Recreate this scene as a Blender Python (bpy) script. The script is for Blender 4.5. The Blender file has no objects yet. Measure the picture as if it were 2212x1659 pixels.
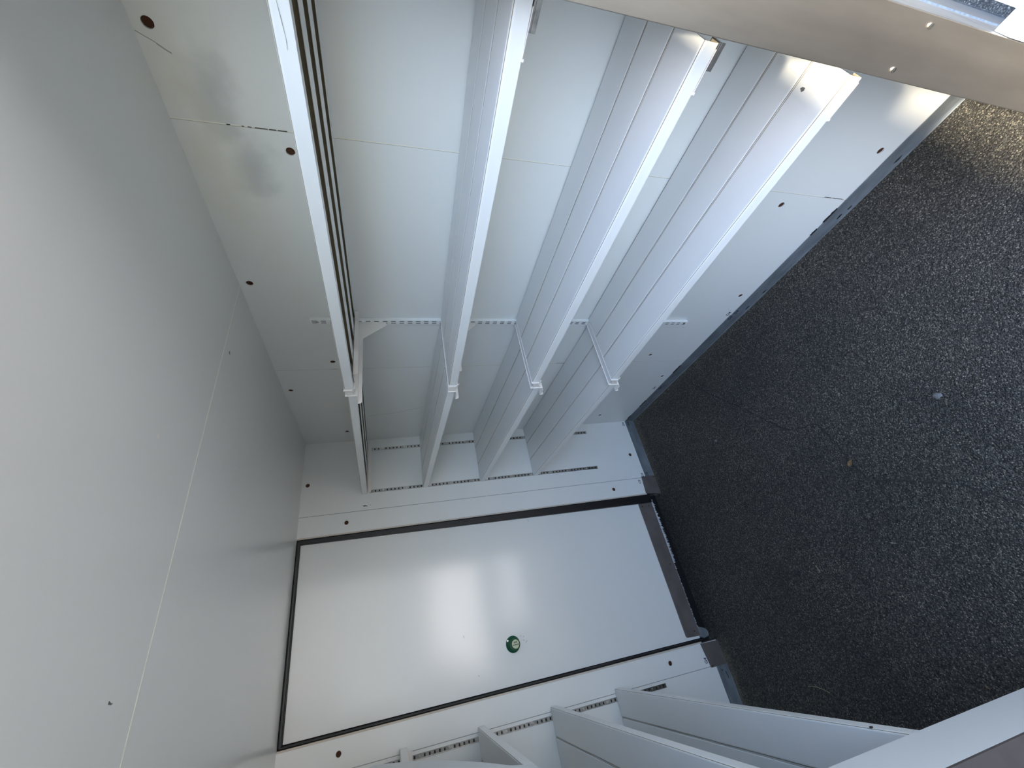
import bpy, bmesh, math, random
from mathutils import Matrix, Vector
random.seed(4)
S = bpy.context.scene
COL = S.collection

# ------------------------------------------------------------------ camera
IMG_W, IMG_H = 2212, 1659
FPX, PPX, PPY = 878.4448524, 1090.1502415, 777.0059763
cam_data = bpy.data.cameras.new('camera')
cam = bpy.data.objects.new('camera', cam_data); COL.objects.link(cam)
RX = Vector((-0.1767804, -0.21689691, -0.96005438))     # image right in the world
RY = Vector((-0.81933699, 0.57291132, 0.02143631))      # image down
RZ = Vector((0.54537655, 0.79039759, -0.27899116))      # forward
m = Matrix((RX, -RY, -RZ)).transposed().to_4x4()
m.translation = Vector((-1.04949389, -2.31387499, 1.65584205))
cam.matrix_world = m
cam_data.sensor_fit = 'HORIZONTAL'; cam_data.sensor_width = 36
cam_data.lens = FPX / IMG_W * 36
cam_data.shift_x = (IMG_W / 2 - PPX) / IMG_W
cam_data.shift_y = (PPY - IMG_H / 2) / IMG_W
cam_data.clip_start = 0.01; cam_data.clip_end = 300
S.camera = cam

# ------------------------------------------------------------------ sky, sun, exposure
SUN_EL, SUN_AZ = math.radians(61), math.radians(-99.5)     # azimuth measured from +Y towards +X
world = bpy.data.worlds.new('world'); S.world = world; world.use_nodes = True
wn = world.node_tree; wn.nodes.clear()
sky = wn.nodes.new('ShaderNodeTexSky'); sky.sky_type = 'NISHITA'
sky.sun_disc = False; sky.sun_elevation = SUN_EL; sky.sun_rotation = SUN_AZ
sky.air_density = 1.0; sky.dust_density = 1.0; sky.ozone_density = 1.0
bg = wn.nodes.new('ShaderNodeBackground'); bg.inputs['Strength'].default_value = 0.46
wo = wn.nodes.new('ShaderNodeOutputWorld')
wn.links.new(sky.outputs[0], bg.inputs[0]); wn.links.new(bg.outputs[0], wo.inputs[0])
sun_data = bpy.data.lights.new('sun', 'SUN'); sun_data.energy = 7.0; sun_data.angle = math.radians(5.0)
sun_data.color = (1.0, 0.89, 0.69)
sun = bpy.data.objects.new('sun', sun_data); COL.objects.link(sun)
sd = Vector((math.sin(SUN_AZ) * math.cos(SUN_EL), math.cos(SUN_AZ) * math.cos(SUN_EL), math.sin(SUN_EL)))
sun.rotation_euler = (-sd).to_track_quat('-Z', 'Y').to_euler(); sun.location = sd * 20
S.view_settings.view_transform = 'Standard'; S.view_settings.look = 'None'
S.view_settings.exposure = 1.5; S.view_settings.gamma = 1.0; S.view_settings.use_curve_mapping = False

# ------------------------------------------------------------------ materials
def mat(name, color, rough=0.5, metal=0.0, spec=0.5, noise=None, bump=None, aniso=0.0):
    """noise=(scale, amount, stretch)  bump=(scale, strength)"""
    M = bpy.data.materials.new(name); M.use_nodes = True
    n = M.node_tree; b = n.nodes['Principled BSDF']
    b.inputs['Base Color'].default_value = (*color, 1)
    b.inputs['Roughness'].default_value = rough
    b.inputs['Metallic'].default_value = metal
    b.inputs['Specular IOR Level'].default_value = spec
    b.inputs['Anisotropic'].default_value = aniso
    geo = n.nodes.new('ShaderNodeNewGeometry')
    src = geo.outputs['Position']
    if noise:
        mp = n.nodes.new('ShaderNodeMapping'); mp.inputs['Scale'].default_value = noise[2] if len(noise) > 2 else (1, 1, 1)
        n.links.new(src, mp.inputs[0])
        t = n.nodes.new('ShaderNodeTexNoise'); t.inputs['Scale'].default_value = noise[0]; t.inputs['Detail'].default_value = 4
        n.links.new(mp.outputs[0], t.inputs['Vector'])
        r = n.nodes.new('ShaderNodeValToRGB')
        a = noise[1]
        r.color_ramp.elements[0].position = 0.3; r.color_ramp.elements[1].position = 0.72
        r.color_ramp.elements[0].color = (*[c * (1 - a) for c in color], 1)
        r.color_ramp.elements[1].color = (*[min(1, c * (1 + a * 0.6)) for c in color], 1)
        n.links.new(t.outputs[0], r.inputs[0]); n.links.new(r.outputs[0], b.inputs['Base Color'])
    if bump:
        t = n.nodes.new('ShaderNodeTexNoise'); t.inputs['Scale'].default_value = bump[0]; t.inputs['Detail'].default_value = 2
        n.links.new(src, t.inputs['Vector'])
        bp = n.nodes.new('ShaderNodeBump'); bp.inputs['Strength'].default_value = bump[1]; bp.inputs['Distance'].default_value = 0.002
        n.links.new(t.outputs[0], bp.inputs['Height']); n.links.new(bp.outputs[0], b.inputs['Normal'])
    return M

WHITE = (0.88, 0.876, 0.84)
M_PANEL = mat('panel_white', WHITE, 0.22, bump=(7, 0.10))
M_DOOR = mat('door_white', WHITE, 0.15, spec=0.8, bump=(5, 0.05))
M_CEIL = mat('ceiling_white', WHITE, 0.24, bump=(5, 0.08))
M_SHELF = mat('shelf_white', (0.88, 0.882, 0.855), 0.36)
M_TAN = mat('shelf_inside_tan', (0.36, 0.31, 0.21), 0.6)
M_BRACKET = mat('bracket_cream', (0.92, 0.87, 0.81), 0.4)
M_RAIL = mat('rail_white', (0.92, 0.92, 0.89), 0.4)
M_DARK = mat('slot_dark', (0.02, 0.018, 0.016), 0.7)
M_STEEL = mat('strip_steel', (0.55, 0.53, 0.50), 0.28, 1.0, noise=(60, 0.35))
M_SCREW = mat('screw_steel', (0.7, 0.68, 0.64), 0.25, 1.0)
M_GALV = mat('channel_galvanised', (0.30, 0.33, 0.36), 0.48, 0.55, noise=(9, 0.28, (1, 1, 3)), bump=(30, 0.1))
M_PLATE = mat('plate_brown_grey', (0.17, 0.145, 0.135), 0.5, 0.3, noise=(12, 0.2))
M_JAMB = mat('jamb_metal', (0.66, 0.60, 0.53), 0.36, 1.0, noise=(5, 0.12, (1, 6, 1)), bump=(12, 0.10))
M_OUTER = mat('outer_metal', (0.62, 0.66, 0.72), 0.30, 1.0, noise=(14, 0.25, (1, 1, 12)))
M_RUBBER_SHADE = mat('rubber_shade_black', (0.010, 0.009, 0.010), 0.4)
M_TRIM = mat('trim_beige', (0.62, 0.55, 0.47), 0.5)
M_SEAL = mat('joint_sealant', (0.98, 0.94, 0.82), 0.7, noise=(40, 0.05))
M_PLUG = mat('plug_brown', (0.075, 0.036, 0.022), 0.95, spec=0.1)
M_GREEN = mat('knob_green', (0.008, 0.10, 0.042), 0.30)
M_CREAM = mat('label_cream', (0.62, 0.66, 0.42), 0.5)
M_INK = mat('ink_dark', (0.03, 0.03, 0.06), 0.6)
M_BRUSH = mat('brush_white', (0.72, 0.74, 0.78), 0.8, noise=(300, 0.5, (1, 1, 0.2)))
M_CORE = mat('foam_core', (0.62, 0.58, 0.42), 0.8)
M_SKY_BLOCK = mat('sky_block_sand', (0.88, 0.80, 0.66), 0.8, noise=(3, 0.1))
M_BOUNCE = mat('bounce_slab_pale', (0.78, 0.74, 0.68), 0.8, noise=(4, 0.12))
M_BOUNCE2 = mat('bounce_slab_grey', (0.50, 0.47, 0.44), 0.8, noise=(4, 0.12))
M_SHEET = mat('sheet_white', (0.82, 0.84, 0.83), 0.5)
M_CRACK = mat('crack_dark', (0.030, 0.029, 0.028), 0.95, noise=(80, 0.4))
M_LEAF = mat('leaf_brown', (0.20, 0.13, 0.06), 0.7, noise=(200, 0.4))
M_STRAW = mat('straw_tan', (0.42, 0.34, 0.20), 0.7)
M_STONE = mat('stone_pale', (0.17, 0.175, 0.17), 0.8, noise=(90, 0.3))
M_CHIP = mat('paint_chip_grey', (0.13, 0.13, 0.13), 0.6)
M_CHIPW = mat('paint_chip_cream', (0.85, 0.80, 0.68), 0.6)
M_SCUFF_SHADE = mat('scuff_shade_grey', (0.34, 0.34, 0.33), 0.5)  # for scuffs, scratches and the painted joint shadow

def stained_panel():
    """white panel sheet with rubbed grey smudges and yellowed patches on the right-hand wall"""
    M = mat('panel_white_smudged', WHITE, 0.30, bump=(7, 0.10)); n = M.node_tree; b = n.nodes['Principled BSDF']
    geo = n.nodes.new('ShaderNodeNewGeometry')
    no = n.nodes.new('ShaderNodeTexNoise'); no.inputs['Scale'].default_value = 14; no.inputs['Detail'].default_value = 5
    n.links.new(geo.outputs['Position'], no.inputs['Vector'])
    col = n.nodes.new('ShaderNodeRGB'); col.outputs[0].default_value = (*WHITE, 1); last = col.outputs[0]
    spots = [((0, -1.815, 2.005), (9, 6.5, 12), (0.52, 0.53, 0.55), 0.85), ((0, -1.655, 1.962), (9, 6.5, 13), (0.53, 0.54, 0.55), 0.75),
             ((0, -1.64, 2.05), (4, 3.4, 9), (0.83, 0.81, 0.66), 0.5), ((0, -1.86, 2.06), (4, 5, 9), (0.83, 0.81, 0.68), 0.5)]
    for c, sc, rgb, amt in spots:
        su = n.nodes.new('ShaderNodeVectorMath'); su.operation = 'SUBTRACT'; su.inputs[1].default_value = c
        n.links.new(geo.outputs['Position'], su.inputs[0])
        mu = n.nodes.new('ShaderNodeVectorMath'); mu.operation = 'MULTIPLY'; mu.inputs[1].default_value = sc
        n.links.new(su.outputs[0], mu.inputs[0])
        ln = n.nodes.new('ShaderNodeVectorMath'); ln.operation = 'LENGTH'; n.links.new(mu.outputs[0], ln.inputs[0])
        ad = n.nodes.new('ShaderNodeMath'); ad.operation = 'MULTIPLY_ADD'; ad.inputs[1].default_value = 1.1
        n.links.new(no.outputs[0], ad.inputs[0]); n.links.new(ln.outputs['Value'], ad.inputs[2])
        mr = n.nodes.new('ShaderNodeMapRange'); mr.inputs['From Min'].default_value = 1.45; mr.inputs['From Max'].default_value = 0.45
        mr.inputs['To Min'].default_value = 0; mr.inputs['To Max'].default_value = amt; mr.interpolation_type = 'SMOOTHSTEP'
        n.links.new(ad.outputs[0], mr.inputs['Value'])
        mx = n.nodes.new('ShaderNodeMix'); mx.data_type = 'RGBA'; mx.inputs[7].default_value = (*rgb, 1)
        n.links.new(mr.outputs[0], mx.inputs[0]); n.links.new(last, mx.inputs[6]); last = mx.outputs[2]
    n.links.new(last, b.inputs['Base Color'])
    return M
M_PANEL_B = stained_panel()

def asphalt():
    M = bpy.data.materials.new('asphalt'); M.use_nodes = True; n = M.node_tree; b = n.nodes['Principled BSDF']
    geo = n.nodes.new('ShaderNodeNewGeometry'); pos = geo.outputs['Position']
    def vor(scale, feat='F1'):
        v = n.nodes.new('ShaderNodeTexVoronoi'); v.inputs['Scale'].default_value = scale; v.feature = feat
        n.links.new(pos, v.inputs['Vector']); return v
    def noise(scale, det=4):
        v = n.nodes.new('ShaderNodeTexNoise'); v.inputs['Scale'].default_value = scale; v.inputs['Detail'].default_value = det
        n.links.new(pos, v.inputs['Vector']); return v
    v1 = vor(290); v2 = vor(170)
    big = noise(2.2, 5)
    def ramp(src, stops):
        r = n.nodes.new('ShaderNodeValToRGB'); e = r.color_ramp.elements
        while len(e) < len(stops): e.new(0.5)
        for i, (p, c) in enumerate(stops): e[i].position = p; e[i].color = (*c, 1)
        n.links.new(src, r.inputs[0]); return r.outputs[0]
    def sep(c):
        s = n.nodes.new('ShaderNodeSeparateColor'); n.links.new(c, s.inputs[0]); return s
    # aggregate: each voronoi cell is one chipping, its colour random
    agg = ramp(sep(v1.outputs['Color']).outputs[0], [(0.0, (0.040, 0.040, 0.041)), (0.5, (0.085, 0.085, 0.086)), (0.80, (0.14, 0.139, 0.135)), (0.97, (0.27, 0.265, 0.24)), (1.0, (0.40, 0.38, 0.33))])
    gap = ramp(v1.outputs['Distance'], [(0.30, (1, 1, 1)), (0.66, (0.4, 0.4, 0.4))])
    mu = n.nodes.new('ShaderNodeMix'); mu.data_type = 'RGBA'; mu.blend_type = 'MULTIPLY'; mu.inputs[0].default_value = 1
    n.links.new(agg, mu.inputs[6]); n.links.new(gap, mu.inputs[7])
    tint = ramp(big.outputs[0], [(0.3, (0.74, 0.71, 0.66)), (0.7, (1.15, 1.07, 0.94))])
    m2 = n.nodes.new('ShaderNodeMix'); m2.data_type = 'RGBA'; m2.blend_type = 'MULTIPLY'; m2.inputs[0].default_value = 1
    n.links.new(mu.outputs[2], m2.inputs[6]); n.links.new(tint, m2.inputs[7])
    n.links.new(m2.outputs[2], b.inputs['Base Color'])
    b.inputs['Roughness'].default_value = 0.75; b.inputs['Specular IOR Level'].default_value = 0.35
    ad = n.nodes.new('ShaderNodeMath'); ad.operation = 'MULTIPLY_ADD'; ad.inputs[1].default_value = 0.6
    n.links.new(v2.outputs['Distance'], ad.inputs[0]); n.links.new(v1.outputs['Distance'], ad.inputs[2])
    bp = n.nodes.new('ShaderNodeBump'); bp.invert = True; bp.inputs['Strength'].default_value = 0.9; bp.inputs['Distance'].default_value = 0.004
    n.links.new(ad.outputs[0], bp.inputs['Height']); n.links.new(bp.outputs[0], b.inputs['Normal'])
    return M
M_ASPHALT = asphalt()

# ------------------------------------------------------------------ mesh helpers
class MB:
    """collects geometry for ONE mesh object"""
    def __init__(s): s.v = []; s.f = []; s.mi = []; s.smooth = []
    def add(s, vs, fs, mi=0, sm=False):
        o = len(s.v); s.v += [tuple(p) for p in vs]
        for f in fs: s.f.append([i + o for i in f]); s.mi.append(mi); s.smooth.append(sm)
        return s
    def box(s, x0, x1, y0, y1, z0, z1, mi=0):
        x0, x1 = sorted((x0, x1)); y0, y1 = sorted((y0, y1)); z0, z1 = sorted((z0, z1))
        vs = [(x, y, z) for x in (x0, x1) for y in (y0, y1) for z in (z0, z1)]
        return s.add(vs, [(0, 1, 3, 2), (4, 6, 7, 5), (0, 4, 5, 1), (2, 3, 7, 6), (0, 2, 6, 4), (1, 5, 7, 3)], mi)
    def prism(s, poly, axis, a, b, mi=0):
        """poly: 2-D points in the two other axes (in xyz order), extruded from a to b along axis"""
        def P(u, w, t): return {'x': (t, u, w), 'y': (u, t, w), 'z': (u, w, t)}[axis]
        n = len(poly); vs = [P(u, w, a) for u, w in poly] + [P(u, w, b) for u, w in poly]
        fs = [tuple(range(n - 1, -1, -1)), tuple(range(n, 2 * n))]
        fs += [(i, (i + 1) % n, n + (i + 1) % n, n + i) for i in range(n)]
        return s.add(vs, fs, mi)
    def cyl(s, c, r, axis, a, b, seg=20, r2=None, mi=0, sm=False):
        r2 = r if r2 is None else r2
        def P(u, w, t): return {'x': (t, u, w), 'y': (u, t, w), 'z': (u, w, t)}[axis]
        vs = []
        for t, rr in ((a, r), (b, r2)):
            for i in range(seg):
                an = 2 * math.pi * i / seg; vs.append(P(c[0] + rr * math.cos(an), c[1] + rr * math.sin(an), t))
        s.add(vs, [tuple(range(seg - 1, -1, -1)), tuple(range(seg, 2 * seg))], mi)
        o = len(s.v) - 2 * seg
        for i in range(seg):
            s.f.append([o + i, o + (i + 1) % seg, o + seg + (i + 1) % seg, o + seg + i]); s.mi.append(mi); s.smooth.append(sm)
        return s
    def mesh(s, name, mats):
        me = bpy.data.meshes.new(name); me.from_pydata(s.v, [], s.f)
        for M_ in (mats if isinstance(mats, (list, tuple)) else [mats]): me.materials.append(M_)
        for p, i, sm in zip(me.polygons, s.mi, s.smooth): p.material_index = i; p.use_smooth = sm
        bm = bmesh.new(); bm.from_mesh(me); bmesh.ops.recalc_face_normals(bm, faces=bm.faces); bm.to_mesh(me); bm.free()
        return me
    def build(s, name, mats, parent=None, bevel=0, seg=2, loc=None):
        return link(name, s.mesh(name, mats), parent, bevel, seg, loc)

def link(name, data, parent=None, bevel=0, seg=2, loc=None):
    o = bpy.data.objects.new(name, data); COL.objects.link(o)
    if parent: o.parent = parent
    if loc: o.location = loc
    if bevel:
        b = o.modifiers.new('bevel', 'BEVEL'); b.width = bevel; b.segments = seg; b.limit_method = 'ANGLE'; b.angle_limit = math.radians(40)
    return o
def empty(name, label=None, cat=None, group=None, kind=None, loc=(0, 0, 0)):
    o = bpy.data.objects.new(name, None); o.empty_display_size = 0.1; COL.objects.link(o); o.location = loc
    return tag(o, label, cat, group, kind)
def tag(o, label=None, cat=None, group=None, kind=None):
    if label: o['label'] = label
    if cat: o['category'] = cat
    if group: o['group'] = group
    if kind: o['kind'] = kind
    return o
def child(o, parent):      # meshes are modelled in world coordinates, parents sit at loc
    o.parent = parent; o.location = -Vector(parent.location); return o

H = 2.10            # inside height
XL = -1.787         # left wall
YF = -2.182         # front wall, inner face
T = 0.085           # panel thickness

# camera-independent helper: panel box with round cam-lock holes drilled through the inner sheet
def panel(name, bx, holes, axis, inner, out_dir, mats, parent, hole_r=0.0105):
    """bx=(x0,x1,y0,y1,z0,z1); holes: list of 2-D centres in the two other axes; inner = inner plane coordinate"""
    mb = MB().box(*bx); me = mb.mesh(name, mats)
    o = bpy.data.objects.new(name, me); COL.objects.link(o)
    if holes:
        cb = MB()
        for h in holes: cb.cyl(h, hole_r, axis, inner - 0.02 * out_dir, inner + 0.016 * out_dir, 18)
        co = bpy.data.objects.new('cutter', cb.mesh('cutter', mats)); COL.objects.link(co)
        md = o.modifiers.new('bool', 'BOOLEAN'); md.object = co; md.operation = 'DIFFERENCE'; md.solver = 'EXACT'
        dg = bpy.context.evaluated_depsgraph_get(); dg.update()
        nm = bpy.data.meshes.new_from_object(o.evaluated_get(dg)); nm.name = name
        o.modifiers.clear(); o.data = nm
        bpy.data.objects.remove(co)
    o.parent = parent
    for h in holes:
        p = MB().cyl(h, hole_r * 0.96, axis, inner + 0.0035 * out_dir, inner + 0.0165 * out_dir, 14)
        q = p.build('plug', M_PLUG, o); q['label'] = 'dark brown plug deep in a round locking hole'
    return o

# ------------------------------------------------------------------ ground
floor = MB().add([(-30, -40, 0), (30, -40, 0), (30, 20, 0), (-30, 20, 0)], [(0, 1, 2, 3)]).build('floor', M_ASPHALT)
tag(floor, 'dark grey asphalt ground with fine pale chippings and a long crack', kind='structure')
def crack(pts, w0, name='crack'):
    mb = MB(); L = []; Rr = []
    fine = []
    for (a, b) in zip(pts[:-1], pts[1:]):
        k = max(2, int(math.dist(a, b) / 0.012))
        for i in range(k):
            t = i / k; fine.append((a[0] + (b[0] - a[0]) * t + random.uniform(-.004, .004), a[1] + (b[1] - a[1]) * t + random.uniform(-.004, .004)))
    fine.append(pts[-1])
    for i, p in enumerate(fine):
        q = fine[min(i + 1, len(fine) - 1)]; o = fine[max(i - 1, 0)]
        d = Vector((q[0] - o[0], q[1] - o[1])).normalized(); nrm = Vector((-d.y, d.x))
        w = w0 * random.uniform(0.25, 1.0)
        L.append((p[0] + nrm.x * w, p[1] + nrm.y * w, 0.0009)); Rr.append((p[0] - nrm.x * w, p[1] - nrm.y * w, 0.0009))
    n_ = len(fine)
    mb.add(L + Rr, [(i, i + 1, n_ + i + 1, n_ + i) for i in range(n_ - 1)])
    return mb.build(name, M_CRACK, floor)
crack([(-.0762, -.6391), (-.2, -.7203), (-.3828, -.8777), (-.5573, -1.0135), (-.5786, -1.0979), (-.5905, -1.1473), (-.6474, -1.1612), (-.7087, -1.1691),
       (-.767, -1.1767), (-.8251, -1.1912), (-.8534, -1.224), (-.8734, -1.2918), (-.9015, -1.3468), (-.9301, -1.4275), (-.9701, -1.4657), (-1.0189, -1.5204), (-1.06, -1.62)], 0.0034)
crack([(-.8534, -1.224), (-.90, -1.21), (-.93, -1.225)], 0.0028)

# added pale slabs out of view, bounce warm light and reflect in the door
MB().box(-1.6, 4.5, -6.6, -20, .0, .02).build('bounce_slab', M_BOUNCE, floor)
MB().box(-1.0, .1, -3.5, -4.8, .0, .02).build('bounce_slab', M_BOUNCE2, floor)
tag(MB().box(-26, 26, -24, -24.4, 0, 5.2).prism([(-24.5, 5.2), (-23.7, 5.2), (-24.1, 5.6)], 'x', -26, 26).build('wall_sky_block', M_SKY_BLOCK), 'added sand-coloured wall, out of view, blocking the low sky in front of the opening', kind='structure')  # added out of view to keep the low horizon sky off the door
# ------------------------------------------------------------------ walls
# right-hand wall: three sandwich panels with sealed joints
GAP = 0.0026
wall_r = empty('wall_right', 'white sandwich-panel wall carrying the long shelves', kind='structure')
holes_z = {0: [(-.132, 1.872), (-.586, 2.0705), (-.1245, .3145), (-.586, .1155)],
           1: [(-.804, 1.872), (-1.253, 2.0695), (-1.707, 1.870), (-.8056, .3244), (-1.2589, .1145), (-1.7084, .3158)],
           2: [(-1.9296, 2.0715), (-1.9271, .1165)]}
ys = [0.0, -.752, -1.7555, YF]
for i in range(3):
    panel('wall_panel', (0, T, ys[i] - (GAP if i else 0) * .5, ys[i + 1] + GAP * .5, 0.012, H), holes_z[i], 'x', 0.0, 1, [M_PANEL_B], wall_r)
for y in ys[1:3]:
    MB().box(-0.0002, 0.02, y - GAP * .5, y + GAP * .5, 0.012, H).build('joint_seal', M_SEAL, wall_r)
    MB().box(-0.0004, 0.002, y + GAP * .5, y + GAP * .5 + .0007, 0.012, H).build('joint_painted_shadow', M_SCUFF_SHADE, wall_r)  # shadow along the joint, painted as a thin grey line
# dark open gaps where the sealant of the joints has come away
for y, z0, z1 in ((-1.7555, 1.868, 1.888), (-1.7555, 1.891, 1.906), (-1.7555, 1.909, 1.935), (-1.7555, 1.942, 1.950), (-1.7555, 1.957, 1.962), (-1.7555, 1.985, 1.992), (-.752, 1.86, 1.885), (-1.7555, .078, .125), (-1.7555, .135, .165), (-.752, .79, .84)):
    MB().box(-0.0002, 0.01, y - .0011, y + .0011, z0, z1).build('open_joint', M_DARK, wall_r)
def strip_on_x(pts, w, x, name, M_, parent):
    """thin painted or scratched mark following (y,z) points on a wall facing -x"""
    mb = MB(); A = []; B = []
    for i, p in enumerate(pts):
        q = pts[min(i + 1, len(pts) - 1)]; o = pts[max(i - 1, 0)]
        d = Vector((q[0] - o[0], q[1] - o[1])).normalized()
        A.append((x, p[0] - d.y * w, p[1] + d.x * w)); B.append((x, p[0] + d.y * w, p[1] - d.x * w))
    k = len(pts); mb.add(A + B, [(i, i + 1, k + i + 1, k + i) for i in range(k - 1)]); return mb.build(name, M_, parent)
strip_on_x([(-1.913, 2.098), (-1.906, 2.085), (-1.899, 2.072), (-1.889, 2.058), (-1.884, 2.05)], .0007, -.0004, 'scratch', M_SCUFF_SHADE, wall_r)
strip_on_x([(-1.896, 2.07), (-1.889, 2.061), (-1.882, 2.049)], .0005, -.0004, 'scratch', M_SCUFF_SHADE, wall_r)
strip_on_x([(-.30, 1.755), (-.32, 1.62), (-.34, 1.56), (-.37, 1.475)], .0006, -.0004, 'scratch', M_SCUFF_SHADE, wall_r)

# end wall: narrow panel, door element, narrow panel
wall_b = empty('wall_back', 'white end wall of panels around the flush door', kind='structure')
CX = [0.0, -.3995, -1.3875, XL - T]
DX0, DX1 = -.4995, -1.287           # door opening
panel('wall_panel', (CX[0] + T, CX[1] + GAP * .5, 0, T, 0.012, H), [(-.2356, 2.0715), (-.2406, .1165)], 'y', 0.0, 1, [M_PANEL], wall_b)
panel('wall_panel', (CX[1] - GAP * .5, DX0, 0, T, 0.012, H), [(-.4505, 1.872), (-.4506, .3154)], 'y', 0.0, 1, [M_PANEL], wall_b)
panel('wall_panel', (DX1, CX[2] + GAP * .5, 0, T, 0.012, H), [(-1.3355, 1.872), (-1.3331, .3164)], 'y', 0.0, 1, [M_PANEL], wall_b)
panel('wall_panel', (CX[2] - GAP * .5, CX[3], 0, T, 0.012, H), [], 'y', 0.0, 1, [M_PANEL], wall_b)
for x in CX[1:3]:
    MB().box(x - GAP * .6, x + GAP * .6, 0.0012, 0.02, 0.1, H).build('joint_seal', M_SCUFF_SHADE, wall_b)
def blot(pts, axis, at, M_, parent, name='paint_chip', th=.0006):
    a, b = (at - th, at + th); return MB().prism(pts, axis, a, b).build(name, M_, parent)
blot([(-.371, 1.796), (-.374, 1.79), (-.3725, 1.782), (-.376, 1.772), (-.381, 1.768), (-.3785, 1.778), (-.380, 1.786), (-.3755, 1.792)], 'y', 0, M_CHIP, wall_b)
blot([(-.374, 1.757), (-.377, 1.754), (-.374, 1.751)], 'y', 0, M_CHIP, wall_b)

# left wall, behind the left-hand shelves, and the short return it ends in
wall_l = empty('wall_left', 'white sandwich-panel wall behind the left-hand shelves', kind='structure')
for y0, y1 in ((0, -.752), (-.752, -1.7555)):
    panel('wall_panel', (XL, XL - T, y0 - GAP * .5, y1 + GAP * .5, 0.012, H), [], 'x', XL, -1, [M_PANEL], wall_l)
panel('wall_panel', (XL, XL - T, -1.7555, YF, 0.012, H), [], 'x', XL, -1, [M_PANEL], wall_l)
ret = MB().box(-1.360, XL + .0005, -1.424, -1.566, 0.0, H).build('return_panel', M_SHEET, wall_l, 0.002)
MB().box(-1.3595, XL + .0005, -1.566, -1.572, 0.0, H).build('edge_profile', M_PLATE, wall_l)

# ceiling
ceil = empty('ceiling', 'white panel ceiling with one sealed cross joint', kind='structure')
panel('ceiling_panel', (T, XL - T, T, -1.2405, H, H + T), [(-.2323, -1.1977)], 'z', H, 1, [M_CEIL], ceil, 0.008)
panel('ceiling_panel', (T, XL - T, -1.242, YF - T, H, H + T), [], 'z', H, 1, [M_CEIL], ceil)
MB().box(0, XL, -1.2428, -1.2398, H - .0003, H + .02).build('joint_seal', M_SEAL, ceil)
blot([(-.6036, -1.4271), (-.606, -1.432), (-.611, -1.430), (-.608, -1.4245)], 'z', H, M_CHIPW, ceil)
blot([(-1.030, -1.336), (-1.0335, -1.3278), (-1.034, -1.322), (-1.036, -1.3278), (-1.0345, -1.336)], 'z', H, M_CHIP, ceil)

# front wall: the right-hand return, its open edge faced with metal
wall_f = empty('wall_front', 'short front wall return beside the opening', kind='structure')
MB().box(-.398, T, YF, YF - T + .004, 0.0, H).build('wall_panel', M_PANEL, wall_f)
MB().box(-.401, T + .015, YF - T + .004, YF - T - .001, 0.0, H).build('outer_sheet', M_OUTER, wall_f)
MB().box(-1.390, XL - T, YF, YF - T + .004, 0.0, H).build('wall_panel', M_PANEL, wall_f)
MB().box(-1.386, -1.390, YF, YF - T - .001, 0.0, H).build('edge_profile', M_JAMB, wall_f, 0.0012)
MB().box(-1.386, XL - T, YF - T + .004, YF - T - .001, 0.0, H).build('outer_sheet', M_OUTER, wall_f)
edge = MB().box(-.402, -.398, YF, YF - T - .001, 0.0, H).build('edge_profile', M_JAMB, wall_f, 0.0012)
MB().box(-.25, -.246, YF - T - .0035, YF - T - .001, 0, H).build('sheet_fold', M_OUTER, wall_f)
MB().box(.03, .034, YF - T - .0035, YF - T - .001, 0, H).build('sheet_fold', M_OUTER, wall_f)
for y, z in ((-2.2554, .8403), (-2.1958, .8395)):
    sc = MB().cyl((y, z), .0042, 'x', -.4040, -.402, 16, .0034).build('screw', M_SCREW, edge)
    MB().box(-.4043, -.4039, y - .003, y + .003, z - .0007, z + .0007).build('screw_slot', M_DARK, edge)

# base channels
base_r = empty('baseboard_right', 'grey galvanised base channel under the right-hand wall', kind='structure')
def chan(y0, y1, z, x, parent):
    mb = MB().box(x, x - .0016, y0, y1, 0.002, z); mb.box(x - .0016, x - .006, y0, y1, 0.002, .004)
    return mb.build('channel', M_GALV, parent, 0.0006)
chan(-.0015, -1.128, .0665, 0, base_r); chan(-1.126, YF, .0635, -.0018, base_r)
# ragged black sealant along the top of the channel
for y0, y1, z in ((-1.66, -1.72, .066), (-1.60, -1.63, .0655), (-.22, -.30, .067), (-.62, -.70, .067), (-.05, -.09, .068)):
    pts = [(y0, z - .004)]; k = 9
    for i in range(k + 1): pts.append((y0 + (y1 - y0) * i / k, z + random.uniform(-.001, .0035)))
    pts.append((y1, z - .004)); MB().prism(pts, 'x', -.0036, -.0005).build('sealant_smear', M_RUBBER_SHADE, base_r)
for y0, z in ((-1.70, .02), (-1.735, .014), (-1.92, .018), (-1.30, .012), (-1.19, .014)):
    pts = [(y0 + random.uniform(0, .012) + .004 * math.cos(a) * 3, z + .004 * math.sin(a) + random.uniform(-.001, .001)) for a in [i * math.pi / 4 for i in range(8)]]
    MB().prism(pts, 'x', -.0040, -.0018).build('tar_spot', M_RUBBER_SHADE, base_r)
base_b = empty('baseboard_back', 'grey galvanised base channels under the end wall', kind='structure')
for x0, x1 in ((-.0015, -.396), (-1.388, XL)):
    MB().box(x0, x1, 0, -.0016, .002, .066).box(x0, x1, -.0016, -.006, .002, .004).build('channel', M_GALV, base_b, 0.0006)
base_l = tag(MB().box(XL, XL + .0016, -.002, -1.423, .002, .066).box(XL + .0016, XL + .006, -.002, -1.423, .002, .004).build('baseboard_left', M_GALV), 'grey galvanised base channel under the left wall', kind='structure')
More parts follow.
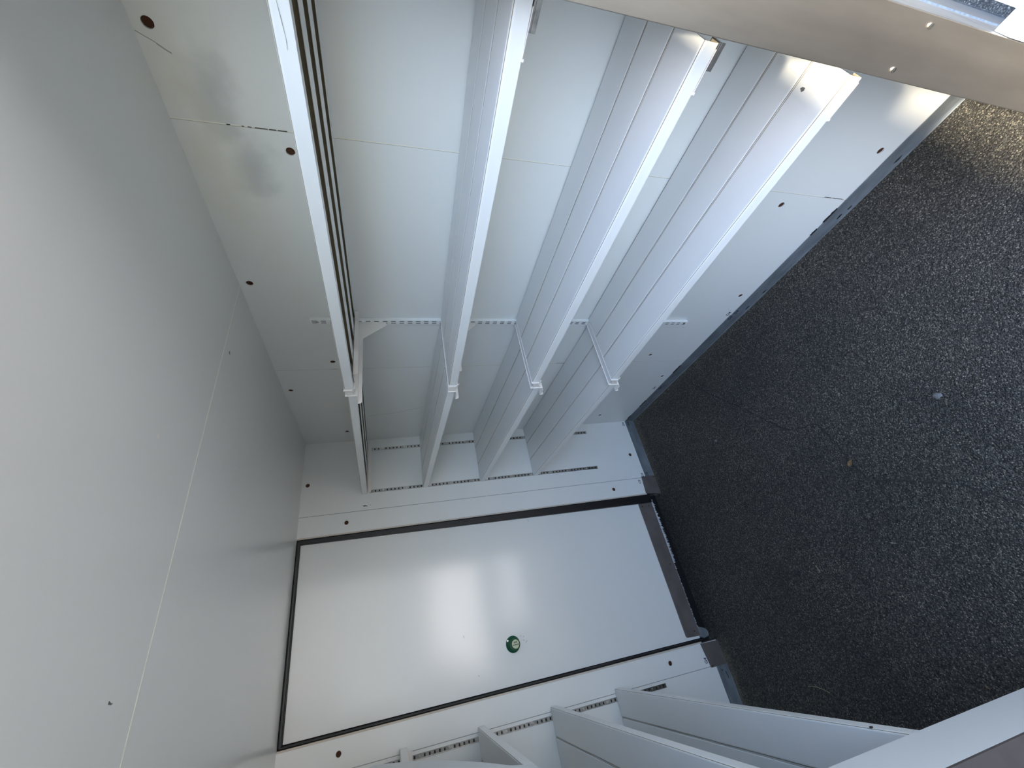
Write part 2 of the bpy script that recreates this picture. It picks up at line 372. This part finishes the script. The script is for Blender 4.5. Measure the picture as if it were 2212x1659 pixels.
# folded metal feet at the two sides of the door frame
t1 = tag(MB().prism([(-.394, .002), (-.394, .097), (-.5003, .1065), (-.5135, .0), ], 'y', -.0045, -.0022).box(-.4995, -.5015, -.002, .05, .0, .1).build('trim_1', M_PLATE, None, 0.0006),
         'brown-grey metal foot plate at the right side of the door frame', kind='structure')
t2 = tag(MB().prism([(-1.288, .113), (-1.289, .03), (-1.2900, .004), (-1.392, .002), (-1.392, .0985)], 'y', -.0045, -.0022).box(-1.285, -1.287, -.002, .05, .0, .11).build('trim_2', M_PLATE, None, 0.0006),
         'brown-grey metal foot plate at the left side of the door frame', kind='structure')
for t_, x, z in ((t1, -.4035, .0125), (t2, -1.386, .09)):
    MB().cyl((x, z), .004, 'y', -.0045, -.0062, 12).build('screw', M_SCREW, t_)

# hand-written marks on panels and channels
def written(txt, loc, xdir, size, parent, M_=M_INK, zdir=(0, 0, 1), shear=0.15, bold=0.0):
    cu = bpy.data.curves.new('t', 'FONT'); cu.body = txt; cu.size = size; cu.align_x = 'CENTER'; cu.align_y = 'CENTER'; cu.shear = shear
    cu.extrude = 0.0002; cu.offset = bold
    o = bpy.data.objects.new('t', cu); COL.objects.link(o)
    dg = bpy.context.evaluated_depsgraph_get(); dg.update()
    me = bpy.data.meshes.new_from_object(o.evaluated_get(dg)); bpy.data.objects.remove(o)
    X = Vector(xdir).normalized(); Z = Vector(zdir).normalized(); N = X.cross(Z)
    Mx = Matrix((X, Z, N)).transposed().to_4x4(); Mx.translation = Vector(loc)
    me.transform(Mx); me.materials.clear(); me.materials.append(M_)
    q = bpy.data.objects.new('written_mark', me); COL.objects.link(q); q.parent = parent
    return q
WX, WY = (1, 0, 0), (0, -1, 0)
for txt, x, z, dy, par in (('D4', -.021, .0835, -.0006, wall_b), ('D4', -.021, .044, -.0022, base_b), ('D5', -.383, .0815, -.0006, wall_b), ('D5', -.381, .047, -.0022, base_b),
                           ('C0', -.425, .119, -.0006, wall_b), ('G4', -1.3605, .1135, -.0006, wall_b)):
    written(txt, (x, dy, z), WX, .021, par, bold=.0004)
for txt, y, z, dx, par in (('D4', -1.136, .0835, -.0006, wall_r), ('D4', -1.151, .0515, -.004, base_r), ('D4', -1.108, .0515, -.0022, base_r), ('D4', -.455, .092, -.0006, wall_r), ('D4', -.452, .05, -.0022, base_r)):
    written(txt, (dx, y, z), WY, .021, par, bold=.0004)
strokes = MB()
for poly in ([(-1.408, .05), (-1.414, .042), (-1.41, .036), (-1.416, .038), (-1.411, .047)], [(-1.420, .026), (-1.444, .022), (-1.452, .027), (-1.444, .0185), (-1.421, .0215)]):
    strokes.prism(poly, 'y', -.0017, -.0023)
strokes.build('written_mark', M_INK, base_b)

# ------------------------------------------------------------------ door
door = empty('door_1', 'white flush door with black gasket, metal kick strip and green push knob', kind='structure')
LX0, LX1, LZ0, LZ1, LY = -.5255, -1.267, .085, 2.083, .020
leaf = MB().box(LX0, LX1, LY, .07, LZ0, LZ1).build('leaf', M_DOOR, door, .002)
# frame: beige edge strip, then a black bulb gasket set back between frame and leaf
fr = MB()
fr.box(DX0, DX0 - .007, -.0015, .06, .1, H).box(DX1, DX1 + .007, -.0015, .06, .1, H)
fr.build('frame_strip', M_TRIM, door, .001)
MB().prism([(DX0 - .007, .08), (DX0 - .007, H), (-.529, H), (-.555, .08)], 'y', .002, .0695).build('gasket', M_RUBBER_SHADE, door, .005, 3)
MB().box(LX1 - .003, DX1 + .007, .003, .07, .08, H).build('gasket', M_RUBBER_SHADE, door, .006, 3)
MB().box(DX0 - .007, DX1 + .007, .001, .07, LZ1 + .001, H - .0005).build('gasket', M_RUBBER_SHADE, door, .006, 3)
# black sheet standing in for the shade behind the leaf and below it
MB().box(DX0, DX1, .0705, .10, 0, H).build('shade_sheet', M_RUBBER_SHADE, door)
k = [(-.5485, .083), (-.5485, .168), (-.5535, .174), (-1.246, .167), (-1.2525, .162), (-1.256, .087), (-1.2535, .080), (-.553, .0785)]
kick = MB().prism(k, 'y', LY - .004, LY).build('kick_strip', M_PLATE, door, .0012); kick['label'] = 'brown-grey metal strip along the bottom of the door'
for x in (-.572, -.905, -1.232):
    for z in (.154, .106):
        MB().cyl((x, z), .0042 if z > .12 else .003, 'y', LY - .004, LY - .0058, 12).build('screw', M_SCREW if z > .12 else M_DARK, kick)
# ragged brush sweep under the leaf
mb = MB(); random.seed(9); x = -.535
while x > -1.262:
    w = random.uniform(.003, .008); d = random.uniform(.018, .026) * (1.25 if x > -.9 else .7)
    mb.prism([(x, .086), (x - w, .086), (x - w * .7, .086 - d), (x - w * .3, .086 - d * .93)], 'y', LY + .002 + random.uniform(0, .003), LY + .008)
    x -= w * .8
mb.build('brush_sweep', M_BRUSH, door)
lump = MB().prism([(-1.216, .075), (-1.225, .045), (-1.235, .028), (-1.250, .022), (-1.266, .026), (-1.272, .06), (-1.262, .084), (-1.23, .086)], 'y', LY - .002, LY + .02).build('foam_wedge', M_GALV, door, .004)
blot([(-.697, 1.132), (-.705, 1.128), (-.706, 1.118), (-.699, 1.117)], 'y', LY, M_CHIPW, door)
blot([(-.694, 1.116), (-.697, 1.114), (-.696, 1.109), (-.693, 1.111)], 'y', LY, M_CHIPW, door)
for (x, z, a, l) in ((-1.105, 1.042, 1.2, .014), (-1.113, 1.030, 2.3, .016), (-1.09, 1.04, .4, .01), (-1.085, 1.055, 2.8, .008), (-1.20, 1.28, .6, .012), (-.56, .9, 1.0, .012), (-1.04, 1.33, .3, .015)):
    c_, s_ = math.cos(a), math.sin(a)
    blot([(x - c_ * l / 2, z - s_ * l / 2), (x - s_ * .0012, z + c_ * .0012), (x + c_ * l / 2, z + s_ * l / 2), (x + s_ * .0012, z - c_ * .0012)], 'y', LY, M_SCUFF_SHADE, door, 'scuff', .0004)
# green knob: flared base rose, turned neck, mushroom head, cream label
KX, KZ = -1.1115, 1.0985
def lathe_y(prof, c, y0, seg=40):
    """prof: (radius, height out of the door)"""
    mb = MB(); vs = []; fs = []
    for r, h in prof:
        for i in range(seg):
            a = 2 * math.pi * i / seg; vs.append((c[0] + r * math.cos(a), y0 - h, c[1] + r * math.sin(a)))
    for j in range(len(prof) - 1):
        for i in range(seg): fs.append((j * seg + i, j * seg + (i + 1) % seg, (j + 1) * seg + (i + 1) % seg, (j + 1) * seg + i))
    mb.add(vs, fs, 0, True); mb.add(vs[-seg:], [tuple(range(seg))], 0); return mb
knob = lathe_y([(.0345, 0), (.0345, .004), (.0335, .006), (.030, .008), (.0245, .012), (.0205, .018), (.0190, .026), (.0205, .036), (.0230, .042), (.0240, .047), (.0235, .051), (.0215, .054), (.019, .055)], (KX, KZ), LY).build('push_knob', M_GREEN, door)
knob['label'] = 'green round push knob with cream label on the door'
MB().cyl((KX, KZ), .0178, 'y', LY - .0545, LY - .0558, 36).build('label_disc', M_CREAM, knob)
MB().cyl((KX + .017, KZ + .024), .0042, 'y', LY - .006, LY - .0095, 14).build('screw', M_SCREW, knob)
MB().cyl((KX - .017, KZ - .024), .0042, 'y', LY - .006, LY - .0095, 14).build('screw', M_SCREW, knob)
# the knob is turned: its two lines read sideways (downwards) on the door
written('dr\u00fccken', (KX - .0030, LY - .0560, KZ), (0, 0, 1), .0092, knob, M_INK, (-1, 0, 0), 0, .0003)
written('push', (KX + .0066, LY - .0560, KZ), (0, 0, 1), .0092, knob, M_INK, (-1, 0, 0), 0, .0003)

# ------------------------------------------------------------------ shelves
def plank_mesh(w, h, lip, th=.0013):
    """C-profile steel plank one metre long along -y, top at z=0, x from 0 to -w; tan inside"""
    r = .0055
    outer = [(-.0002, -h), (-.0002, -r)] + [(-.0002 - r + r * math.cos(a), -r + r * math.sin(a)) for a in (math.pi / 8, math.pi / 4, 3 * math.pi / 8)] + [(-r, 0), (-w + r, 0)] + \
            [(-w + .0002 + r - r * math.sin(a), -r + r * math.cos(a)) for a in (math.pi / 8, math.pi / 4, 3 * math.pi / 8)] + [(-w + .0002, -r), (-w + .0002, -h)]
    mb = MB()
    def sweep(line, mi):
        k_ = len(line); vs = [(x, 0, z) for x, z in line] + [(x, -1, z) for x, z in line]
        mb.add(vs, [(i, i + 1, k_ + i + 1, k_ + i) for i in range(k_ - 1)], mi)
    full = [(-lip, -h)] + outer + [(-w + lip, -h)]
    sweep(full, 0)
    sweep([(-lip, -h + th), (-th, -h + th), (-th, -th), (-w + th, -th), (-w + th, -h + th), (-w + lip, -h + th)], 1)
    sweep([(-lip, -h), (-lip, -h + th)], 0); sweep([(-w + lip, -h + th), (-w + lip, -h)], 0)
    for yy in (0, -1):          # folded end faces, leaving the hollow open
        mb.add([(0, yy, 0), (-w, yy, 0), (-w, yy, -th), (0, yy, -th), ], [(0, 1, 2, 3)], 0)
    return mb
PW, PH, PL = .104, .0285, .0215
PGAP = .0009
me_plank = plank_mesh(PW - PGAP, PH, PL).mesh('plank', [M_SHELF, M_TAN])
def shelf(label, group, x_wall, sign, y0, z0, y1, z1, n=3, end_bar=True, near_tabs=False):
    """n planks from the wall outwards; z0/z1 = height of the top at the two ends"""
    o = empty('shelf', label, 'shelf', group, loc=(x_wall, y0, z0))
    L = math.dist((y0, z0), (y1, z1)); ang = math.atan2(-(z1 - z0), (y0 - y1)) * -1
    for i in range(n):
        p = link('plank', me_plank, o)
        p.location = (-i * PW - PGAP / 2 if sign > 0 else (i + 1) * PW - PGAP / 2, 0, 0)
        p.rotation_euler = (-math.atan2(z1 - z0, y0 - y1), 0, 0); p.scale = (1, L, 1)
    return o
names = ['top', 'second', 'third', 'lowest']
far_z = [(1.800, 1.7835), (1.4755, 1.4505), (1.1475, 1.122), (.8175, .7935)]
near_z = [(1.791, 1.799), (1.4485, 1.4705), (1.1395, 1.1435), (.8085, .8110)]
left_z = [1.639, 1.314, .978, .649]
YB = -1.0795         # the wall brackets
for i in range(4):
    f_ = shelf('%s long white steel shelf on the right wall, far half next to the door wall' % names[i], 'shelves on the right wall', -.002, 1, -.0035, far_z[i][0], YB + .017, far_z[i][1])
    n_ = shelf('%s white steel shelf on the right wall, near half ending at the metal-edged opening' % names[i], 'shelves on the right wall', -.002, 1, YB - .017, near_z[i][0], -2.158, near_z[i][1])
    l_ = shelf('%s white steel shelf on the left, between door wall and white wall end' % names[i], 'shelves on the left side', XL + .002, -1, -.0035, left_z[i], -1.4225, left_z[i] - .004, 4)
    # cream support bar under the far end, hooked into the two strips on the end wall
    for s_, xa, xb, z in ((f_, -.030, -.3065, far_z[i][0]), (l_, XL + .03, -1.386, left_z[i])):
        bar = MB().box(xa, xb, -.0025, -.019, z - PH - .0015, z - PH - .0045).box(xa, xb, -.0025, -.0045, z - PH - .0045, z - PH - .022)
        child(bar.build('end_bar', M_BRACKET, None, .0008), s_)
    # grey hook under the near end
    if i in (1, 2):
        z = near_z[i][1]
        tb = MB().box(-.285, -.314, -2.118, -2.16, z - PH - .002, z - PH - .006).box(-.3115, -.3135, -2.118, -2.16, z - PH - .006, z - PH - .014)
        child(tb.build('end_hook', M_STEEL, None, .0006), n_)
    if i >= 1:
        z = near_z[i][1] - PH
        lg = MB().box(-.302, -.3145, -2.079, -2.0805, z - .0055, z + .0005).box(-.2, -.3145, -2.081, -2.15, z - .0015, z - .003).prism([(-.302, z), (-.3145, z), (-.3145, z - .006)], 'y', -2.079, -2.084)
        child(lg.build('front_clip', M_BRACKET, None, .0008), n_)
    if i == 3:
        ch = MB().prism([(-.2285, -2.1005), (-.2365, -2.0965), (-.2405, -2.1010), (-.2385, -2.1055), (-.2315, -2.1045)], 'z', near_z[3][1] - .0005, near_z[3][1] + .0006)
        child(ch.build('paint_chip', M_CHIP), n_)
    if i == 0:
        z = near_z[0][1]
        cr = MB().prism([(-2.10, z - .013), (-2.075, z - .0150), (-2.055, z - .017), (-2.04, z - .0165), (-2.05, z - .0176), (-2.076, z - .0157)], 'x', -.3138, -.3145)
        child(cr.build('scratch', M_SCUFF_SHADE), n_)
    if i == 3:
        rv = MB().cyl((-1.312, left_z[3] - .006), .0035, 'x', -1.3695, -1.3675, 12)
        child(rv.build('rivet', M_DARK), l_)

# slotted upright on the right wall and its four brackets
ZR0, ZR1, YR = .289, 1.919, -1.0795
rail = empty('slotted_rail', 'white double-slotted wall upright carrying the shelf brackets', 'shelf upright', loc=(0, YR, ZR0))
upr = child(MB().box(-.0003, -.0135, YR - .0125, YR + .0125, ZR0, ZR1).build('upright', M_RAIL, None, .0018), rail)
me_slot = MB().box(-.0137, -.0132, -.0016, .0016, -.0085, .0085).mesh('slot', M_DARK)
for c_ in (-.0048, .0048):
    for j in range(53):
        z = ZR0 + .018 + j * .0307
        if z > ZR1 - .012: break
        q = link('slot', me_slot, upr, loc=(0, YR + c_, z))
for z in (ZR1 - .026, .70, ZR0 + .018):
    child(MB().cyl((YR, z), .0042, 'x', -.0155, -.0135, 14).build('screw', M_SCREW), rail)

def bracket(zn, zf, label):
    """arm between the near and the far shelf; zn/zf = tops of the two shelves at the joint"""
    b = empty('shelf_bracket', label, 'bracket', 'brackets on the slotted upright', loc=(0, YB, zn))
    zb, zl = zn - PH, zf - PH
    y1, y0 = YB - .0155, YB + .0155
    # two thin upstands with a web between them
    arm = MB().box(-.0137, -.318, y1, y1 + .0018, zb - .004, zn + .0015).box(-.0137, -.322, y0, y0 - .0018, zl - .004, zn - .0005)
    child(arm.build('upstand', M_BRACKET, None, .0005), b)
    child(MB().box(-.0137, -.316, y1 + .0018, y0 - .0018, zn - .0045, zn - .003).build('web', M_RAIL), b)
    # front: bent plate closing the arm
    child(MB().prism([(y1 - .001, zn - .001), (y1 - .001, zn - .0225), (y0 + .001, zf - .0255), (y0 + .001, zf + .0005)], 'x', -.3175, -.3195).build('front_plate', M_BRACKET, None, .0004), b)
    hk = MB().box(-.3185, -.3215, y1 - .004, y1 + .0005, zb - .001, zn + .002).prism([(-.3185, zb + .002), (-.3215, zb + .002), (-.316, zb - .0065), (-.312, zb - .0065)], 'y', y1 - .012, y1 + .0005)
    child(hk.build('front_hook', M_BRACKET, None, .0006), b)
    # flanges that carry the two shelves, rounded at their ends
    def flange(ya, yb, xe, z, nm='flange'):
        rr = .008; s = 1 if yb > ya else -1
        poly = [(-.014, ya), (-.014, yb), (xe + rr, yb)] + [(xe + rr - rr * math.sin(t), yb - s * rr + s * rr * math.cos(t)) for t in (.5, 1.0, 1.57)] + [(xe, ya)]
        child(MB().prism(poly, 'z', z - .0015, z - .0035).build(nm, M_BRACKET, None, .0004), b)
    def lip(y, xe, z):
        rr = .008
        poly = [(-.014, z - .0015), (-.014, z - .016), (xe + rr, z - .016)] + [(xe + rr - rr * math.sin(t), z - .016 + rr - rr * math.cos(t)) for t in (.5, 1.0, 1.57)] + [(xe, z - .0015)]
        child(MB().prism(poly, 'y', y - .001, y + .001).build('lip', M_BRACKET, None, .0004), b)
    flange(y1, -1.141, -.286, zb); lip(-1.141, -.286, zb); flange(y0, -1.029, -.331, zl); lip(-1.029, -.331, zl)
    # downstand with the gusset at the wall
    gus = [(-.0138, zb - .002), (-.0138, zb - .104), (-.020, zb - .110), (-.030, zb - .108), (-.0905, zb - .028), (-.155, zb - .008), (-.25, zb - .004)]
    child(MB().prism(gus, 'y', YB - .0012, YB + .0012).build('gusset', M_BRACKET, None, .0004), b)
    return b
for i in range(4):
    bracket(near_z[i][0], far_z[i][1], '%s cream shelf bracket on the slotted wall upright' % names[i])

# slim steel strips let into the end wall
def strip(x, z0, z1, label):
    o = empty('slotted_strip', label, 'shelf strip', 'steel strips in the end wall', loc=(x, 0, z0))
    st = child(MB().box(x + .0085, x - .0085, -.0004, -.0018, z0, z1).box(x + .0085, x + .0070, -.0018, -.0034, z0, z1).box(x - .0070, x - .0085, -.0018, -.0034, z0, z1).build('strip', M_STEEL), o)
    j = 0; z = z0 + .015
    while z < z1 - .008:
        if j % 6 == 3:
            child(MB().cyl((x, z), .0046, 'y', -.0018, -.0042, 12).build('screw', M_SCREW), o)
        else:
            q = link('slot', me_slot2, st, loc=(x, 0, z))
        z += .0205; j += 1
    return o
me_slot2 = MB().box(-.0048, .0048, -.0016, -.0021, -.0035, .0035).mesh('slot', M_DARK)
strip(-.0605, .3835, 1.7585, 'slim steel slotted strip in the end wall, nearest the right wall')
strip(-.3025, .381, 1.7585, 'slim steel slotted strip in the end wall at the right-hand shelf fronts')
strip(-1.4085, .3772, 1.70, 'slim steel slotted strip in the end wall at the left-hand shelf fronts')

# ------------------------------------------------------------------ small loose things
def lathe_blob(name, c, rx, ry, rz, M_, label, cat, rough=.25):
    bm = bmesh.new(); bmesh.ops.create_icosphere(bm, subdivisions=2, radius=1)
    for v in bm.verts:
        kx = 1 + random.uniform(-rough, rough); v.co = Vector((v.co.x * rx * kx, v.co.y * ry * kx, max(v.co.z, -.6) * rz * kx + .6 * rz))
    me = bpy.data.meshes.new(name); bm.to_mesh(me); bm.free(); me.materials.append(M_)
    o = link(name, me, loc=c); return tag(o, label, cat)
lathe_blob('pebble', (-.6868, -1.5356, 0), .010, .012, .005, M_STONE, 'small pale pebble on the asphalt beyond the crack', 'stone')
lathe_blob('pebble', (-.4286, -.6201, 0), .007, .007, .004, M_STONE, 'tiny grey pebble on the asphalt near the door wall', 'stone')
lathe_blob('pebble', (-1.0391, -1.1376, 0), .004, .005, .003, M_STONE, 'tiny pale pebble on the asphalt in front of the left-hand shelves', 'stone')
# curled dry leaf lying on the crack
def leaf_mesh():
    mb = MB(); ring = []
    prof = [(0, 0), (.006, .005), (.012, .008), (.019, .0075), (.025, .004), (.030, 0), (.025, -.005), (.018, -.0085), (.011, -.007), (.005, -.004)]
    vs = [(x - .015, y, .0025 + abs(y) * .55 + .002 * math.sin(x * 260)) for x, y in prof] + [(.003, 0, .0028)]
    k_ = len(prof); vs2 = [(x, y, z - .0008) for x, y, z in vs]
    mb.add(vs + vs2, [(i, (i + 1) % k_, k_) for i in range(k_)] + [(k_ + 1 + (i + 1) % k_, k_ + 1 + i, 2 * k_ + 1) for i in range(k_)] + [(i, k_ + 1 + i, k_ + 1 + (i + 1) % k_, (i + 1) % k_) for i in range(k_)])
    return mb
lf = empty('dry_leaf', 'small curled brown dry leaf lying on the asphalt crack', 'leaf', loc=(-.766, -1.174, 0)); lf.rotation_euler = (0, 0, 2.2)
leaf_mesh().build('blade', M_LEAF, lf); MB().prism([(-.015, .0008), (-.022, .0018), (-.022, .0008), (-.015, -.0008)], 'z', .0012, .0024).build('stalk', M_LEAF, lf)
def straw(a, b, sag, label, w=.0008, M_=M_STRAW):
    k_ = 7; mb = MB(); d = Vector((b[0] - a[0], b[1] - a[1])); n_ = Vector((-d.y, d.x)).normalized(); pts = []
    for i in range(k_):
        t = i / (k_ - 1); pts.append(Vector(a) + d * t + n_ * sag * 4 * t * (1 - t))
    vs = []
    for p in pts:
        for u, z in ((-w, .0004), (w, .0004), (w, .0018), (-w, .0018)): vs.append((p.x + n_.x * u, p.y + n_.y * u, z))
    fs = [(0, 1, 2, 3), tuple(4 * (k_ - 1) + i for i in (3, 2, 1, 0))]
    for i in range(k_ - 1):
        for j in range(4): fs.append((4 * i + j, 4 * i + (j + 1) % 4, 4 * i + 4 + (j + 1) % 4, 4 * i + 4 + j))
    return tag(mb.add(vs, fs).build('straw', M_), label, 'straw')
straw((-1.0576, -.8028), (-1.0821, -.8078), .001, 'short pale straw on the asphalt in front of the door')
straw((-1.4642, -.4713), (-1.4799, -.5666), .008, 'long curved pale straw on the asphalt below the left-hand shelves')
straw((-1.4303, -1.135), (-1.4384, -1.1431), .0005, 'short orange-brown straw at the foot of the white return', .0011, M_LEAF)

# white sheet standing in for an unidentified object before the upper left-hand shelves (its rounded edge just enters the picture)
pr = [(-.27, 1.735), (-.385, 1.60), (-.505, 1.508), (-.60, 1.452), (-.70, 1.398), (-.80, 1.352), (-.86, 1.30), (-1.25, 1.27), (-1.30, 1.30), (-1.30, 1.74), (-1.25, 1.76), (-.32, 1.76)]
sh = MB().prism(pr, 'x', -1.3685, -1.3545).build('standin_sheet', M_SHEET, None, .004, 3)
tag(sh, 'white sheet with a rounded edge standing in for an unidentified object before the upper left-hand shelves', 'sheet')

# white notched plate fixed to the outside of the right-hand return
ke = empty('notched_plate', 'white notched plate outside the metal edge of the opening', 'plate', loc=(-.39, YF - T, .3))
poly = [(YF - T - .002, .20), (YF - T - .002, .668), (-2.300, .668), (-2.300, 1.25), (-2.48, 1.25), (-2.48, .20)]
child(MB().prism(poly, 'x', -.402, -.372).build('plate_body', M_SHEET, None, .001), ke)
child(MB().box(-.4026, -.402, -2.2905, -2.2895, .25, .667).build('scored_line', M_SCUFF_SHADE), ke)
